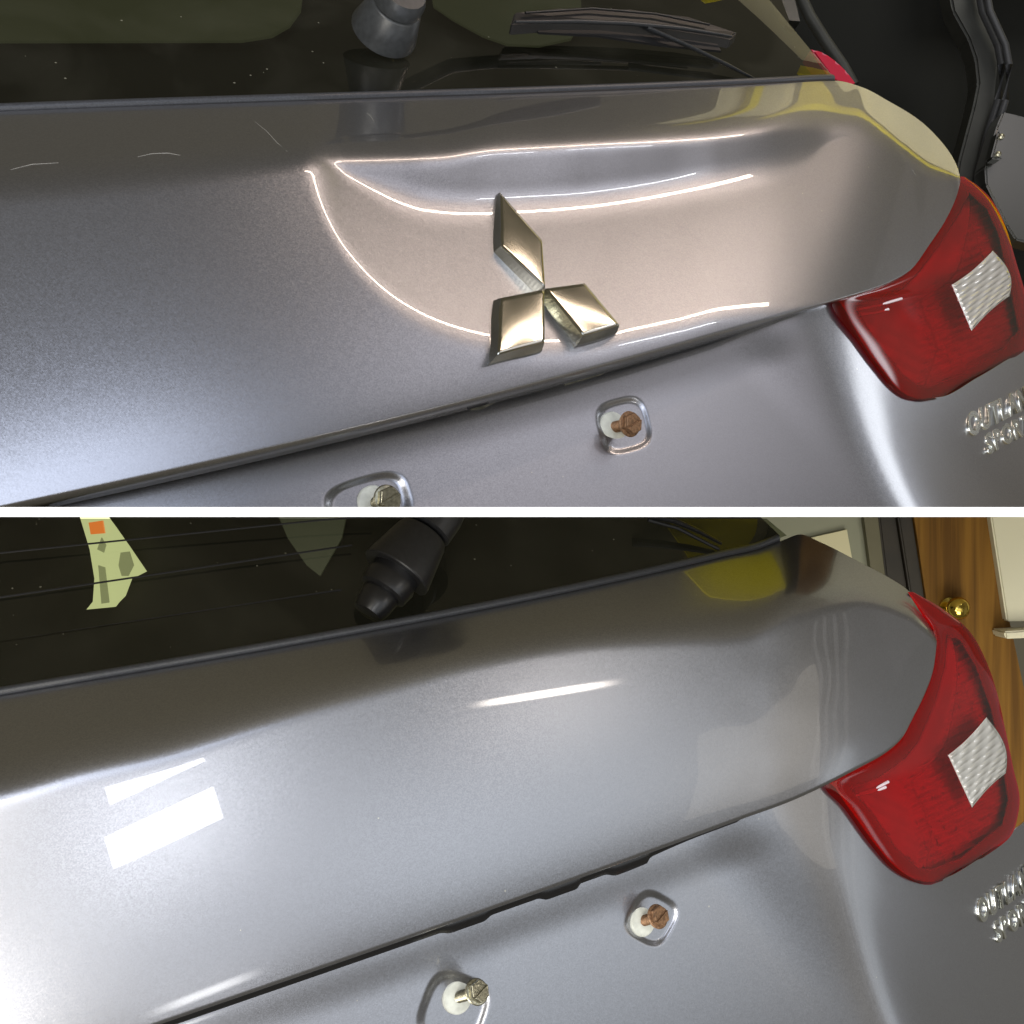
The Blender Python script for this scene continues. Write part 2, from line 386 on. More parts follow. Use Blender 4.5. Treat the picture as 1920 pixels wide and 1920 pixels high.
# ------------------------------------------------------------------ cars
carT = empty('silver_car', (.0, .9, .0)); tag(carT, 'upper silver lilac hatchback rear with a long crescent dent behind the three diamond emblem', 'car')
carB = empty('silver_car', (.0, .95, -.6)); tag(carB, 'lower silver lilac hatchback rear with smooth repaired tailgate and no emblem', 'car')
o = upper_panel(T, 'tailgate_panel', True, carT); o['label'] = 'dented tailgate panel with bright crease lines'
o = upper_panel(B, 'tailgate_panel', False, carB); o['label'] = 'smooth repaired tailgate panel'

def dimple(px, py, cx, cy, ax, ay, rot, depth):
    q = rr(px, py, cx, cy, ax, ay, rot)
    return -depth*(1-sst(.74, 1.10, q))

def lower_panel(S, parent, ymax, bound, ridge, dimples):
    V = S['V']
    px = np.linspace(-90, 2010, 1050)
    y0 = bound(px)-16; y1 = np.full_like(px, ymax)
    n = 420; t = np.linspace(0, 1, n)[:, None]; y = y0+(y1-y0)*t
    X = px[None, :]+0*y
    q = ridge(X, y)                                       # signed distance right of the character line, px
    def body(X, y):
        q = ridge(X, y); w = sst(-230, 30, q)
        return (-.030-.010*((X-900)/900)**2*(X < 900))*(1-w)+(hx(X)-.010)*w-.022*sst(60, 420, q)
    h = body(X, y)
    # falls back a little towards the bottom
    h = h+.003*(1-sst(0, 120, y-y0))*(1-sst(-230, 30, q))
    for d in dimples: h = h+dimple(X, y, *d)
    S['low_h'] = body
    return grid('number_plate_panel', V.P(X, y, h), M['paint'], parent, .0012)

Tlb = [(1500, 580), (1565, 566), (1617, 645), (1652, 694), (1684, 732), (1706, 746), (1725, 751), (1765, 747), (1833, 711), (1898, 672), (2010, 610)]
Blb = [(1500, 1495), (1553, 1472), (1590, 1516), (1644, 1590), (1684, 1633), (1717, 1652), (1747, 1658), (1779, 1647), (1833, 1615), (1898, 1563), (2010, 1470)]
def bT(px): return np.where(px < 1562, curve(T, 'bot', px), spl(Tlb, px)+13)
def bB(px): return np.where(px < 1551, curve(B, 'bot', px), spl(Blb, px)+13)
def ridgeT(x, y): return (x-(1550+(y-590)*.95))*.80
def ridgeB(x, y): return (x-(1470+(y-1500)*.86))*.80
lower_panel(T, carT, 956.5, bT, ridgeT, [(1170, 798, 48, 50, -.25, .0021), (690, 945, 80, 50, -.28, .003)])
lower_panel(B, carB, 1990, bB, ridgeB, [(1222, 1722, 43, 47, .5, .0021), (850, 1895, 60, 68, .35, .003)])

# black strip for the shade in the slot under the tailgate edge, plus ragged foam
def slot(S, parent, x0, x1, th):
    V = S['V']; px = np.linspace(x0, x1, 300); yb = curve(S, 'bot', px)
    wob = th(px)
    rows = [V.P(px, yb-8, hx(px)-.012), V.P(px, yb+wob, hx(px)-.016), V.P(px, yb+wob, hx(px)-.030)]
    return grid('shade_foam_strip', np.stack(rows), M['gloss_black'], parent, .001)
slot(B, carB, -80, 1545, lambda p: 8*(1-sst(1150, 1330, p))+2.5+7*sst(820, 850, p)*(1-sst(905, 925, p))+8*sst(1005, 1030, p)*(1-sst(1080, 1090, p))+9*sst(1130, 1160, p)*(1-sst(1212, 1222, p)))
slot(T, carT, -80, 1555, lambda p: 1.5+9*sst(860, 880, p)*(1-sst(895, 960, p))+5*sst(1000, 1060, p)*(1-sst(1110, 1150, p)))

# ------------------------------------------------------------------ windows and seals
def window(S, parent, k, corner, topx, ytop):
    V = S['V']; px = S['px']; P0 = S['P'][0]
    m = px <= corner
    a = P0[m][::4]; K = len(a); u = np.linspace(0, 1, K)
    pa = px[m][::4]
    a = a.copy(); a[:, 1] = np.polyval(np.polyfit(pa, a[:, 1], 3), pa)
    pb = -90+(topx+90)*(pa+90)/(corner+90)
    yb = ytop+0*pb
    ya = curve(S, 'top', pa)
    rows = []
    for t in np.linspace(0, 1, 60):
        X = pa+(pb-pa)*t; Y = ya-6*(1-t)+(yb-ya)*t
        D = a[:, 1]*(1+.010)*(1+k*(ya-Y)/F) + .012*t*t
        rows.append(View.ray(X, Y)*D[:, None])
    G = np.stack(rows)
    xs, ds_ = pa, a[:, 1]
    def gl(X, Y, off=0.0):
        d = np.interp(X, xs, ds_)*1.01*(1+k*(np.interp(X, xs, ya)-Y)/F)-off
        return View.ray(X, Y)*d
    S['glass'] = gl
    return grid('rear_window', G, M['glass'], parent, 0)
def seal(S, parent, corner, r0, extra):
    px = S['px']; m = px <= corner; a = S['P'][0][m][::6]
    up = S['V'].u
    pts = [tuple(p+up*(r0*.9*p[1]/.8)-S['V'].n*.001) for p in a]+extra
    o = tube('window_seal', pts, r0, M['rubber'], parent, 14)
    tube('seal_gap', [tuple(p+up*.0004-S['V'].n*.0006) for p in a], .0011, M['black'], parent, 8)
    return o
window(T, carT, 1.0, 1567, 1398, -60)
window(B, carB, .9, 1478, 1440, 972.5)
seal(T, carT, 1566, .0029, [])
seal(B, carB, 1474, .0027, [])

# ------------------------------------------------------------------ prisms cut to a traced outline
def prism(name, poly, m, parent, point, back, bevel=0):
    """poly: px outline; point(px, py) -> world; back: vector to the far face"""
    bm = bmesh.new()
    A = [bm.verts.new(Vector(point(*p))) for p in poly]; Bk = [bm.verts.new(v.co+Vector(back)) for v in A]
    bm.faces.new(A); bm.faces.new(Bk[::-1]); n = len(A)
    for i in range(n): bm.faces.new((A[i], Bk[i], Bk[(i+1) % n], A[(i+1) % n]))
    bmesh.ops.recalc_face_normals(bm, faces=bm.faces)
    if bevel: bmesh.ops.bevel(bm, geom=bm.edges[:], offset=bevel, segments=2, affect='EDGES')
    return bm_obj(name, bm, m, parent)
def flat(D): return lambda x, y: View.ray(x, y)*D

# ------------------------------------------------------------------ three diamond emblem
em = empty('three_diamond_emblem', tuple(VT.P(1023, 541))); keep(em, carT)
em['label'] = 'chrome three diamond emblem standing in the dent'
hA, hB = T['h'](1000, 430), T['h'](1000, 650)
def hE(y): return hA+(hB-hA)*(np.asarray(y)-430)/220
def diamond(c4):
    N = 15; c = np.array(c4, float); u, v = np.meshgrid(np.linspace(0, 1, N), np.linspace(0, 1, N))
    q = (1-u)[..., None]*(1-v)[..., None]*c[0]+u[..., None]*(1-v)[..., None]*c[1]+u[..., None]*v[..., None]*c[2]+(1-u)[..., None]*v[..., None]*c[3]
    dome = .0010*(1-(2*u-1)**2)*(1-(2*v-1)**2)
    top = VT.P(q[..., 0], q[..., 1], hE(q[..., 1])+.0095+dome)
    bm = bmesh.new(); G = [[bm.verts.new(top[i, j]) for j in range(N)] for i in range(N)]
    for i in range(N-1):
        for j in range(N-1): bm.faces.new((G[i][j], G[i][j+1], G[i+1][j+1], G[i+1][j])).smooth = True
    rim = [G[0][j] for j in range(N)]+[G[i][N-1] for i in range(1, N)]+[G[N-1][j] for j in range(N-2, -1, -1)]+[G[i][0] for i in range(N-2, 0, -1)]
    cen = Vector(top.reshape(-1, 3).mean(0)); prev = rim
    for d, o_ in ((.0005, .0004), (.0075, .0030), (.0120, .0030)):
        cur = [bm.verts.new(r.co+Vector(-VT.n*d)+(r.co-cen).normalized()*o_) for r in rim]
        for i in range(len(rim)): bm.faces.new((prev[i], cur[i], cur[(i+1) % len(rim)], prev[(i+1) % len(rim)]))
        prev = cur
    bm.faces.new(prev)
    me_o = bm_obj('diamond', bm, M['chrome'], em)
for c4 in ([(938, 361), (1016, 450), (1022, 539), (940, 461)], [(1021, 542), (1021, 640), (933, 665), (939, 559)], [(1024, 541), (1096, 531), (1161, 609), (1094, 629)]):
    diamond(c4)

# ------------------------------------------------------------------ number plate screws
def screw(S, parent, nut_px, head_px, h, label, metal, r=.0100):
    V = S['V']
    a = Vector(V.P(*nut_px, h)); ax = Vector(unit((.50, -.82, .16) if S is T else (.52, -.80, .22)))
    e = empty('number_plate_screw', tuple(a)); keep(e, parent); e['label'] = label
    lathe('plastic_nut', [(-.012, r*.9), (-.004, r), (.0002, r), (.0012, r*.93), (.0020, r*.6), (.0021, r*.01)], a, ax, M['nut'], e, 40, 30)
    # head where the photo shows it
    D0 = a.y; hp = Vector(View.ray(*head_px)); best = min((abs((a+ax*t).cross(hp.normalized()).length), t) for t in [k*.0005 for k in range(2, 80)])
    L = best[1]; tip = Vector(View.ray(*head_px)*(a+ax*L).y); ax2 = (tip-a).normalized()
    # threaded shaft
    prof = []; t = 0.0
    while t < L-.003: prof += [(t, .0030), (t+.0006, .0036)]; t += .0012
    lathe('shaft', prof, a, ax2, M[metal], e, 18, 25)
    # washer flange + slotted hexagon
    c = a+ax2*(L-.004)
    lathe('washer', [(0, .0076), (.0009, .0080), (.0015, .0074), (.0022, .004)], c, ax2, M[metal], e, 32, 30)
    z = ax2; x = z.cross(Vector((0, 0, 1))).normalized(); y = z.cross(x); bm = bmesh.new()
    R = .0068; hex_ = [(R*math.cos(k*math.pi/3+.4), R*math.sin(k*math.pi/3+.4)) for k in range(6)]
    sl = .0007; ang = .5
    d = Vector((math.cos(ang), math.sin(ang))); nn = Vector((-d.y, d.x))
    def half(sg):
        # clip the hexagon by the slot line
        out = []; P_ = [Vector(p) for p in hex_]
        for i in range(6):
            p, q = P_[i], P_[(i+1) % 6]; fp, fq = sg*p.dot(nn)-sl, sg*q.dot(nn)-sl
            if fp >= 0: out.append(p)
            if fp*fq < 0: out.append(p+(q-p)*(fp/(fp-fq)))
        return out
    def pr(poly, z0, z1, shrink=1.0):
        A = [bm.verts.new(c+x*p[0]+y*p[1]+z*z0) for p in poly]; Bq = [bm.verts.new(c+x*p[0]*shrink+y*p[1]*shrink+z*z1) for p in poly]
        bm.faces.new(A[::-1]); bm.faces.new(Bq)
        for i in range(len(A)): bm.faces.new((A[i], A[(i+1) % len(A)], Bq[(i+1) % len(A)], Bq[i]))
    pr(hex_, .001, .0042)
    for sg in (1, -1): pr(half(sg), .0042, .0056, .93)
    bmesh.ops.bevel(bm, geom=[e_ for e_ in bm.edges], offset=.0002, segments=1, affect='EDGES')
    bm_obj('bolt_head', bm, M[metal], e)
hl = -.050
screw(T, carT, (1150, 801), (1187, 794), T['low_h'](np.float64(1150), np.float64(801))-.002, 'rusty slotted bolt in a white nut', 'rust')
screw(T, carT, (702, 944), (731, 935), T['low_h'](np.float64(702), np.float64(944))-.003, 'clean slotted bolt in a white nut, cut by the lower rim of the view', 'zinc')
screw(B, carB, (1205, 1727), (1241, 1716), T['low_h'](np.float64(1150), np.float64(801))-.002, 'rusty slotted bolt in a white nut', 'rust')
screw(B, carB, (858, 1870), (903, 1857), T['low_h'](np.float64(702), np.float64(944))-.002, 'dull brass coloured bolt in a white nut', 'zinc')

# ------------------------------------------------------------------ cabins seen through the rear windows
M['pane_shape_mat'] = mat('grey_green_shape', (.16, .18, .10), .8, emit=((.82, .85, .48), .55))  # duller shapes inside the bright pane, glowing less than it
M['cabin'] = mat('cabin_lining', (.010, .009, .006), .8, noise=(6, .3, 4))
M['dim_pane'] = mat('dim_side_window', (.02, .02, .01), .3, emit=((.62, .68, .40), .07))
M['lit_pane'] = mat('lit_side_window', (.02, .02, .01), .3, noise=None, emit=((.82, .85, .48), 1.5))  # panes glow by emission, standing in for light behind the glass
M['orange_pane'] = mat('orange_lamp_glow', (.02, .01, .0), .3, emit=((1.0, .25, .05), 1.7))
cb = prism('cabin_lining', [(-90, -60), (1380, -60), (1540, 140), (1480, 230), (-90, 260)], M['cabin'], carT, flat(1.95), (0, .02, 0))
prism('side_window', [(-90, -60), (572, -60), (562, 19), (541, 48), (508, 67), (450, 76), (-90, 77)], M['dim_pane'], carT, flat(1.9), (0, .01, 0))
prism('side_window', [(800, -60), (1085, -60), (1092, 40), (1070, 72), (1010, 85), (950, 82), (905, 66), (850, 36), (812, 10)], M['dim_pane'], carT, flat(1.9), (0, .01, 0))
prism('cabin_lining', [(-90, 963.5), (1420, 963.5), (1462, 1004), (1380, 1100), (-90, 1400)], M['cabin'], carB, flat(1.95), (0, .02, 0))
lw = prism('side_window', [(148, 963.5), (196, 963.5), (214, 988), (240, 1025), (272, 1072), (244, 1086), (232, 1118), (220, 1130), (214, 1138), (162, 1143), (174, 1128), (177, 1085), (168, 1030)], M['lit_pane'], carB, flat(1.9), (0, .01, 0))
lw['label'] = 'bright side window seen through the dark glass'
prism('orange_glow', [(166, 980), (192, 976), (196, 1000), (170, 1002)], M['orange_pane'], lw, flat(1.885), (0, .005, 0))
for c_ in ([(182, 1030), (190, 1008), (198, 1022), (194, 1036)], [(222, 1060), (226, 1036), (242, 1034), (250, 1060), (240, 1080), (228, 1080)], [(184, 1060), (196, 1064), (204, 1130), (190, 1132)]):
    prism('pane_shape', c_, M['pane_shape_mat'], lw, flat(1.88), (0, .004, 0))
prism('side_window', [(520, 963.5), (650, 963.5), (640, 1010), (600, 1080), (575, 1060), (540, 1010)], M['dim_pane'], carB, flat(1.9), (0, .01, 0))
for (xa, ya), (xb, yb_) in (((-80, 1045), (700, 905+60)), ((-80, 1132), (660, 1022)), ((-80, 1216), (640, 1106))):
    tube('heater_wire', [tuple(B['glass'](xa+(xb-xa)*k/8, max(ya+(yb_-ya)*k/8, 968), -.002)) for k in range(9)], .0007, M['black'], carB, 6)

# ------------------------------------------------------------------ wipers
def wiper(S, parent, base, tip, rad, plastic, label, out=.034):
    """cap sits on the glass, its axis pointing out of it"""
    g = S['glass']; a = Vector(g(*base, .002)); q = Vector(g(*tip, out)); ax = (q-a).normalized(); L = (q-a).length
    e = empty('rear_wiper', tuple(a)); keep(e, parent); e['label'] = label
    R = rad*a.y/F
    lo = .45 if S is B else .12
    lathe('spindle_cover', [(0, R*.30), (.001, R*.42), (L*.10, R*.50), (L*.22, R*.54), (L*.24, R*.5)], a, ax, M['gloss_black'], e, 40, 40)
    if S is B: lathe('rubber_ring', [(L*.23, R*.60), (L*.25, R*.68), (L*.36, R*.74), (L*.40, R*.70), (L*.47, R*.70)], a, ax, M['gloss_black'], e, 48, 40)
    lathe('cap', [(L*(lo+.005), R*.80), (L*lo, R*.97), (L*(lo+.01), R), (L*(lo+.03), R), (L*.86, R*.76), (L*.90, R*.70), (L*.92, R*.52)], a, ax, M[plastic], e, 64, 40)
    lathe('pivot_hub', [(L*.93, R*.62), (L*.95, R*.74), (L*1.15, R*.74), (L*1.3, R*.66)], a, ax, M[plastic], e, 48, 40)
    return e, a+ax*L*1.15, R
w1, hub, R = wiper(T, carT, (716, 66), (748, 2), 64, 'plastic_grey', 'grey capped rear wiper with its blade lying across the glass', .058)
gT = T['glass']
tube('arm', [tuple(hub), tuple(gT(900, -40, .045)), tuple(gT(1060, -45, .04)), tuple(gT(1180, -10, .03))], [.006, .0055, .005, .004], M['plastic'], w1, 12, .6)
prism('blade', [(958, 44), (965, 22), (1050, 14), (1180, 16), (1290, 30), (1382, 60), (1370, 72), (1340, 66), (1240, 51), (1130, 40), (1040, 38)], M['plastic_dark'], w1, lambda x, y: gT(x, y, .014), (-.002, .004, -.008), .0012)
tube('blade_bar', [tuple(gT(x, y, .0205)) for x, y in ((966, 41), (1080, 40), (1180, 44), (1280, 53), (1372, 68))], [.0012, .0018, .0018, .0018, .001], M['plastic'], w1, 10)
tube('blade_bar', [tuple(gT(x, y, .0205)) for x, y in ((985, 24), (1110, 16), (1230, 26), (1330, 46))], .0010, M['gloss_black'], w1, 10)
prism('wiper_rubber', [(1000, 52), (1130, 54), (1240, 66), (1345, 82), (1352, 95), (1240, 84), (1120, 66), (1010, 60)], M['black'], w1, lambda x, y: gT(x, y, .003), (0, .002, -.001))
tube('grey_rod', [tuple(gT(x, y, o_)) for x, y, o_ in ((1212, 52, .016), (1290, 86, .012), (1360, 120, .007), (1418, 150, .004))], [.0030, .0026, .0024, .0016], M['plastic'], w1, 10, .6)  # thin grey line running down from the blade, built as a rod
w2, hub, R = wiper(B, carB, (688, 1152), (805, 985), 70, 'plastic_dark', 'black capped rear wiper seen against the dark glass')
gB = B['glass']
tube('blade', [tuple(gB(x, y, .006)) for x, y in ((1212, 966), (1262, 976), (1310, 996), (1352, 1019))], [.0040, .0038, .0032, .0022], M['gloss_black'], w2, 10, .6)
tube('wiper_rubber', [tuple(gB(x, y, .003)) for x, y in ((1215, 975), (1270, 990), (1348, 1030))], .0014, M['black'], w2, 8)

# ------------------------------------------------------------------ tail lights
def taillight(S, parent, left, right, y0, y1, rim, clear, label, seed):
    V = S['V']; R_ = np.random.default_rng(seed)
    y = np.concatenate([np.linspace(y0, y0+12, 14)[:-1], np.linspace(y0+12, y1-14, 200), np.linspace(y1-14, y1, 26)[1:]]); n = len(y)
    xl, xr = spl([(b, a) for a, b in left], y), spl([(b, a) for a, b in right], y)
    xl = xl-7                                            # tucked behind the tailgate edge
    def patch(ins, K, h):
        wdt = xr-xl; i_ = np.minimum(ins, wdt*.49); L, Rr = xl+i_+4*(ins > 0), xr-i_*.8
        u = np.linspace(0, 1, K)[None]; X = L[:, None]*(1-u)+Rr[:, None]*u; Y = y[:, None]+0*u
        if ins > 0: Y = y0+ins*.9+(Y-y0)*((y1-y0-ins*2.2)/(y1-y0)) ; 
        return X, Y
    def base(X, Y): return hx(X)-.006-.012*sst(y0, y0+1, Y)*sst(-10, 150, X-np.interp(Y, y, xl))*sst(120, 230, Y-y0)
    X, Y = patch(0, 150, 0)
    u = np.linspace(0, 1, 150)[None]; vv = ((y-y0)/(y1-y0))[:, None]
    dome = (1-(2*u-1)**6)*(1-(2*vv-1)**8)
    hl_ = base(X, Y)+.005*dome-.001
    e = grid('taillight', V.P(X, Y, base(X, Y)-.034), M['red_rim'], parent, .001); e['label'] = label
    lo = grid('lens', V.P(X, Y, hl_), M['lens'], e, 0)
    # rim under the lens: full outline minus a traced window
    K = 150
    win = np.array(rim, float)
    def inside(px, py, poly):
        c = np.zeros(px.shape, bool); j = len(poly)-1
        for i in range(len(poly)):
            xi, yi = poly[i]; xj, yj = poly[j]
            c ^= ((yi > py) != (yj > py)) & (px < (xj-xi)*(py-yi)/((yj-yi)+1e-9)+xi); j = i
        return c
    def pdist(px, py, poly):
        d = np.full(px.shape, 1e9)
        for i in range(len(poly)):
            a = poly[i]; b = poly[(i+1) % len(poly)]; ab = b-a; t = np.clip(((px-a[0])*ab[0]+(py-a[1])*ab[1])/(ab@ab), 0, 1)
            d = np.minimum(d, np.hypot(px-a[0]-ab[0]*t, py-a[1]-ab[1]*t))
        return d
    sd = np.where(inside(X, Y, win), 1, -1)*pdist(X, Y, win)
    rimh = base(X, Y)-.006+.004*dome-.040*sst(-2, 9, sd)
    ro = grid('bezel', V.P(X, Y, rimh), M['red_rim'], e, 0)
    # reflector: facets and ribs
    Xr, Yr = X, Y
    cell = 21.0; gx = ((Xr*.9-Yr*.35)/cell); gy = ((Yr+Xr*.45)/cell*1.6)
    ix, iy = np.floor(gx).astype(int), np.floor(gy).astype(int)
    tab = R_.normal(0, 1, (64, 64, 2)); sl = tab[ix % 64, iy % 64]
    fac = (gx-ix-.5)*sl[..., 0]+(gy-iy-.5)*sl[..., 1]
    zone = sst(.40, .52, u+0*vv+.10*vv)*(1-.0*vv)
    bowl = -.016-.010*np.sin(np.pi*np.clip((u-.02)*1.3, 0, 1))*np.sin(np.pi*np.clip(vv, 0, 1))
    rib = np.abs(((Yr+.42*Xr)/15.0) % 1-.5)*(1+.5*np.sin(Xr/9.0+np.floor((Yr+.42*Xr)/15.0)*1.9))
    h = base(Xr, Yr)+bowl+fac*.0014*zone-.006*sst(.44, .47, u+0*vv)*(1-sst(.92, 1, vv))+.0075*rib*zone+.0022*np.abs(((Yr-.5*Xr)/26.0) % 1-.5)*sst(.5, .8, vv)+.0012*np.sin(Xr/9+Yr/23)*(1-zone)*sst(.2, .4, vv)
    rf = grid('reflector', V.P(Xr, Yr, np.minimum(h, np.where(sd > 3, 1, rimh-.0008))), M['reflector_red'], e, 0, False)
    # a bright inner shelf line
    for a_, b_ in S['lampbars']:
        tube('light_guide', [tuple(V.P(x, y_, hx(x)-.013)) for x, y_ in (a_, ((a_[0]+b_[0])/2, (a_[1]+b_[1])/2+2), b_)], .0012, M['reflector_red'], e, 8)
    # clear ribbed insert, proud of the lens
    N = 90; c = np.array(clear, float); a, b = np.meshgrid(np.linspace(0, 1, N), np.linspace(0, 1, N))
    q = (1-a)[..., None]*(1-b)[..., None]*c[0]+a[..., None]*(1-b)[..., None]*c[1]+a[..., None]*b[..., None]*c[2]+(1-a)[..., None]*b[..., None]*c[3]
    yy = np.interp(q[..., 1], y, np.arange(n)); rowi = np.clip(yy.astype(int), 0, n-1)
    uu = np.clip((q[..., 0]-xl[rowi])/(xr[rowi]-xl[rowi]), 0, 1); vq = (q[..., 1]-y0)/(y1-y0)
    dq = (1-(2*uu-1)**6)*(1-(2*vq-1)**8)
    ribs = np.abs(np.sin(b*math.pi*10)); brk = np.sin(a*math.pi*6+np.floor(b*10)*2.1)*np.abs(np.sin(b*math.pi*10))
    edge = np.minimum(np.minimum(a, 1-a), np.minimum(b, 1-b)); q[..., 0] += 16*a*np.sin(b*math.pi); q[..., 1] += 5*np.sin(a*math.pi)*(1-2*b)
    hq = base(q[..., 0], q[..., 1])+.005*dq-.001+.0003+.0004*sst(0, .05, edge)+.0017*ribs*sst(0, .06, edge)+.0011*brk*sst(0, .06, edge)
    ci = grid('reversing_lamp', V.P(q[..., 0], q[..., 1], hq), M['clear'], e, .001)
    return e
M['reflector_red'] = mat('red_reflector', (1.0, .85, .92), .10, .0, 0)
M['light_rod'] = mat('light_rod', (1.0, .8, .8), .12, .75)
T['lampbars'] = [((1612, 590), (1665, 580)), ((1608, 580), (1690, 560))]
B['lampbars'] = [((1602, 1492), (1660, 1476)), ((1610, 1488), (1665, 1466))]
taillight(T, carT,
    [(1801, 331), (1796, 360), (1777, 405), (1741, 461), (1709, 504), (1671, 527), (1630, 543), (1566, 564), (1617, 645), (1652, 694), (1684, 732), (1706, 746), (1730, 751)],
    [(1807, 331), (1832, 347), (1862, 378), (1887, 430), (1905, 490), (1925, 560), (1934, 610), (1925, 652), (1898, 673), (1833, 711), (1765, 747), (1736, 751)],
    331, 751, [(1597, 572), (1640, 565), (1690, 545), (1722, 512), (1760, 462), (1800, 400), (1818, 362), (1850, 392), (1872, 440), (1890, 520), (1910, 620), (1880, 655), (1800, 705), (1745, 724), (1720, 722), (1690, 700), (1650, 650)],
    [(1785, 534), (1862, 470), (1893, 555), (1822, 620)], 'red taillight with a bright striped clear insert', 3)
taillight(B, carB,
    [(1709, 1110), (1732, 1147), (1754, 1186), (1757, 1207), (1751, 1252), (1736, 1297), (1714, 1342), (1691, 1384), (1657, 1414), (1612, 1439), (1552, 1470), (1590, 1516), (1644, 1590), (1684, 1633), (1717, 1652), (1740, 1659)],
    [(1712, 1110), (1762, 1138), (1819, 1185), (1845, 1230), (1867, 1290), (1886, 1372), (1900, 1440), (1912, 1500), (1905, 1545), (1898, 1563), (1833, 1615), (1779, 1647), (1746, 1659)],
    1110, 1659, [(1596, 1478), (1650, 1458), (1696, 1424), (1722, 1390), (1752, 1320), (1772, 1250), (1776, 1190), (1800, 1200), (1830, 1250), (1858, 1330), (1880, 1430), (1890, 1500), (1880, 1545), (1800, 1610), (1745, 1632), (1722, 1628), (1680, 1590), (1640, 1530)],
    [(1778, 1416), (1850, 1345), (1886, 1450), (1823, 1514)], 'red taillight with wavy reflections and a clear insert', 5)

# ------------------------------------------------------------------ raised letters at the right
def word(S, parent, text, p0, p1, up, hh, label):
    """p0 -> p1: baseline of the first letters over `adv` letters; up: px offset of the letter height"""
    V = S['V']; hb = lambda x, y: float(S['low_h'](np.float64(x), np.float64(y)))+hh
    O = Vector(V.P(*p0, hb(*p0))); Xv = Vector(V.P(*p1, hb(*p1)))-O; Uv = Vector(V.P(p0[0]+up[0], p0[1]+up[1], hb(*p0)))-O
    Nv = Xv.cross(Uv).normalized()
    e = empty('badge_lettering', tuple(O)); keep(e, parent); e['label'] = label
    pen = 0.0
    for ch in text:
        cu = bpy.data.curves.new('letter', 'FONT'); cu.body = ch; cu.size = 1; cu.extrude = .05; cu.offset = .026; cu.bevel_depth = .006; cu.bevel_resolution = 0; cu.resolution_u = 4
        tmp = bpy.data.objects.new('tmp', cu); C.objects.link(tmp); dg = bpy.context.evaluated_depsgraph_get()
        me = bpy.data.meshes.new_from_object(tmp.evaluated_get(dg)); bpy.data.objects.remove(tmp); bpy.data.curves.remove(cu)
        xs = [v.co.x for v in me.vertices]; w = max(xs)-min(xs); x0 = min(xs)
        for v in me.vertices:
            lx, ly, lz = (v.co.x-x0)+pen+.12*v.co.y, v.co.y/.72, v.co.z
            v.co = O+Xv*lx+Uv*ly+Nv*(lz*.030)
        me.name = 'letter'; o_ = link('letter', me, M['badge']); keep(o_, e); pen += w+.10
word(T, carT, 'OUTLANDER', (1816, 820), (1843, 806), (-10, -42), .0016, 'upper chrome word of the badge')
word(T, carT, 'SPORT', (1851, 852), (1877, 838), (-10, -36), .0016, 'lower chrome word of the badge')
word(B, carB, 'OUTLANDER', (1835, 1732), (1857, 1716), (-9, -42), .0016, 'upper chrome word of the badge')
word(B, carB, 'SPORT', (1868, 1768), (1890, 1752), (-10, -38), .0016, 'lower chrome word of the badge')

# ------------------------------------------------------------------ behind the upper car: an open vehicle
M['dark_trim'] = mat('charcoal_trim', (.035, .037, .034), .55, noise=(30, .2, 4))
M['cavity'] = mat('dark_interior', (.006, .007, .006), .9)
M['silver'] = mat('silver_metal', (.13, .13, .12), .3, .85, .6)
M['wood'] = mat('oak_door', (.30, .155, .030), .6, spec=.2)
nt = M['wood'].node_tree; b = nt.nodes['Principled BSDF']; tc = nt.nodes.new('ShaderNodeTexCoord'); mp = nt.nodes.new('ShaderNodeMapping')
mp.inputs['Rotation'].default_value = (0, math.radians(-9), 0); mp.inputs['Scale'].default_value = (22, 8, .8)
nz = nt.nodes.new('ShaderNodeTexNoise'); nz.inputs['Scale'].default_value = 2.4; nz.inputs['Detail'].default_value = 8; nz.inputs['Distortion'].default_value = .6
cr = nt.nodes.new('ShaderNodeValToRGB'); cr.color_ramp.elements[0].position = .36; cr.color_ramp.elements[0].color = (.11, .050, .007, 1)
cr.color_ramp.elements[1].position = .62; cr.color_ramp.elements[1].color = (.22, .108, .016, 1)
nt.links.new(tc.outputs['Object'], mp.inputs[0]); nt.links.new(mp.outputs[0], nz.inputs['Vector']); nt.links.new(nz.outputs['Fac'], cr.inputs[0]); nt.links.new(cr.outputs[0], b.inputs['Base Color'])
M['brass'] = mat('polished_brass', (.75, .55, .12), .14, 1)
bk = (.0, .05, 0)
ov = empty('open_vehicle', (1.0, 2.1, .5)); tag(ov, 'dark open rear of another vehicle beyond the upper car', 'vehicle')
prism('cargo_opening', [(1380, -60), (1990, -60), (1990, 560), (1380, 560)], M['cavity'], ov, flat(2.3), (0, .4, 0))
inner = [(1775, -40), (1787, 21), (1816, 73), (1829, 111), (1834, 156), (1825, 200), (1811, 252), (1798, 301), (1790, 360)]
outer = [(1825, -40), (1836, 21), (1865, 84), (1872, 122), (1865, 189), (1847, 245), (1829, 324), (1822, 380)]
prism('door_frame_trim', inner+outer[::-1], M['dark_trim'], ov, flat(2.1), bk, .004)
tube('door_seal', [tuple(View.ray(x+8, y)*2.08) for x, y in outer], .008, M['rubber'], ov, 12)
tube('door_seal', [tuple(View.ray(x+20, y)*2.06) for x, y in outer], .006, M['rubber'], ov, 12)
prism('body_side', [(1881, 209), (1912, 216), (1990, 240), (1990, 470), (1905, 450), (1888, 424), (1849, 346), (1847, 312), (1870, 234)], M['silver'], ov, flat(2.02), bk, .003)
st = prism('striker_plate', [(1872, 245), (1891, 245), (1880, 299), (1858, 297)], M['silver'], ov, flat(1.985), (0, .03, 0), .003)
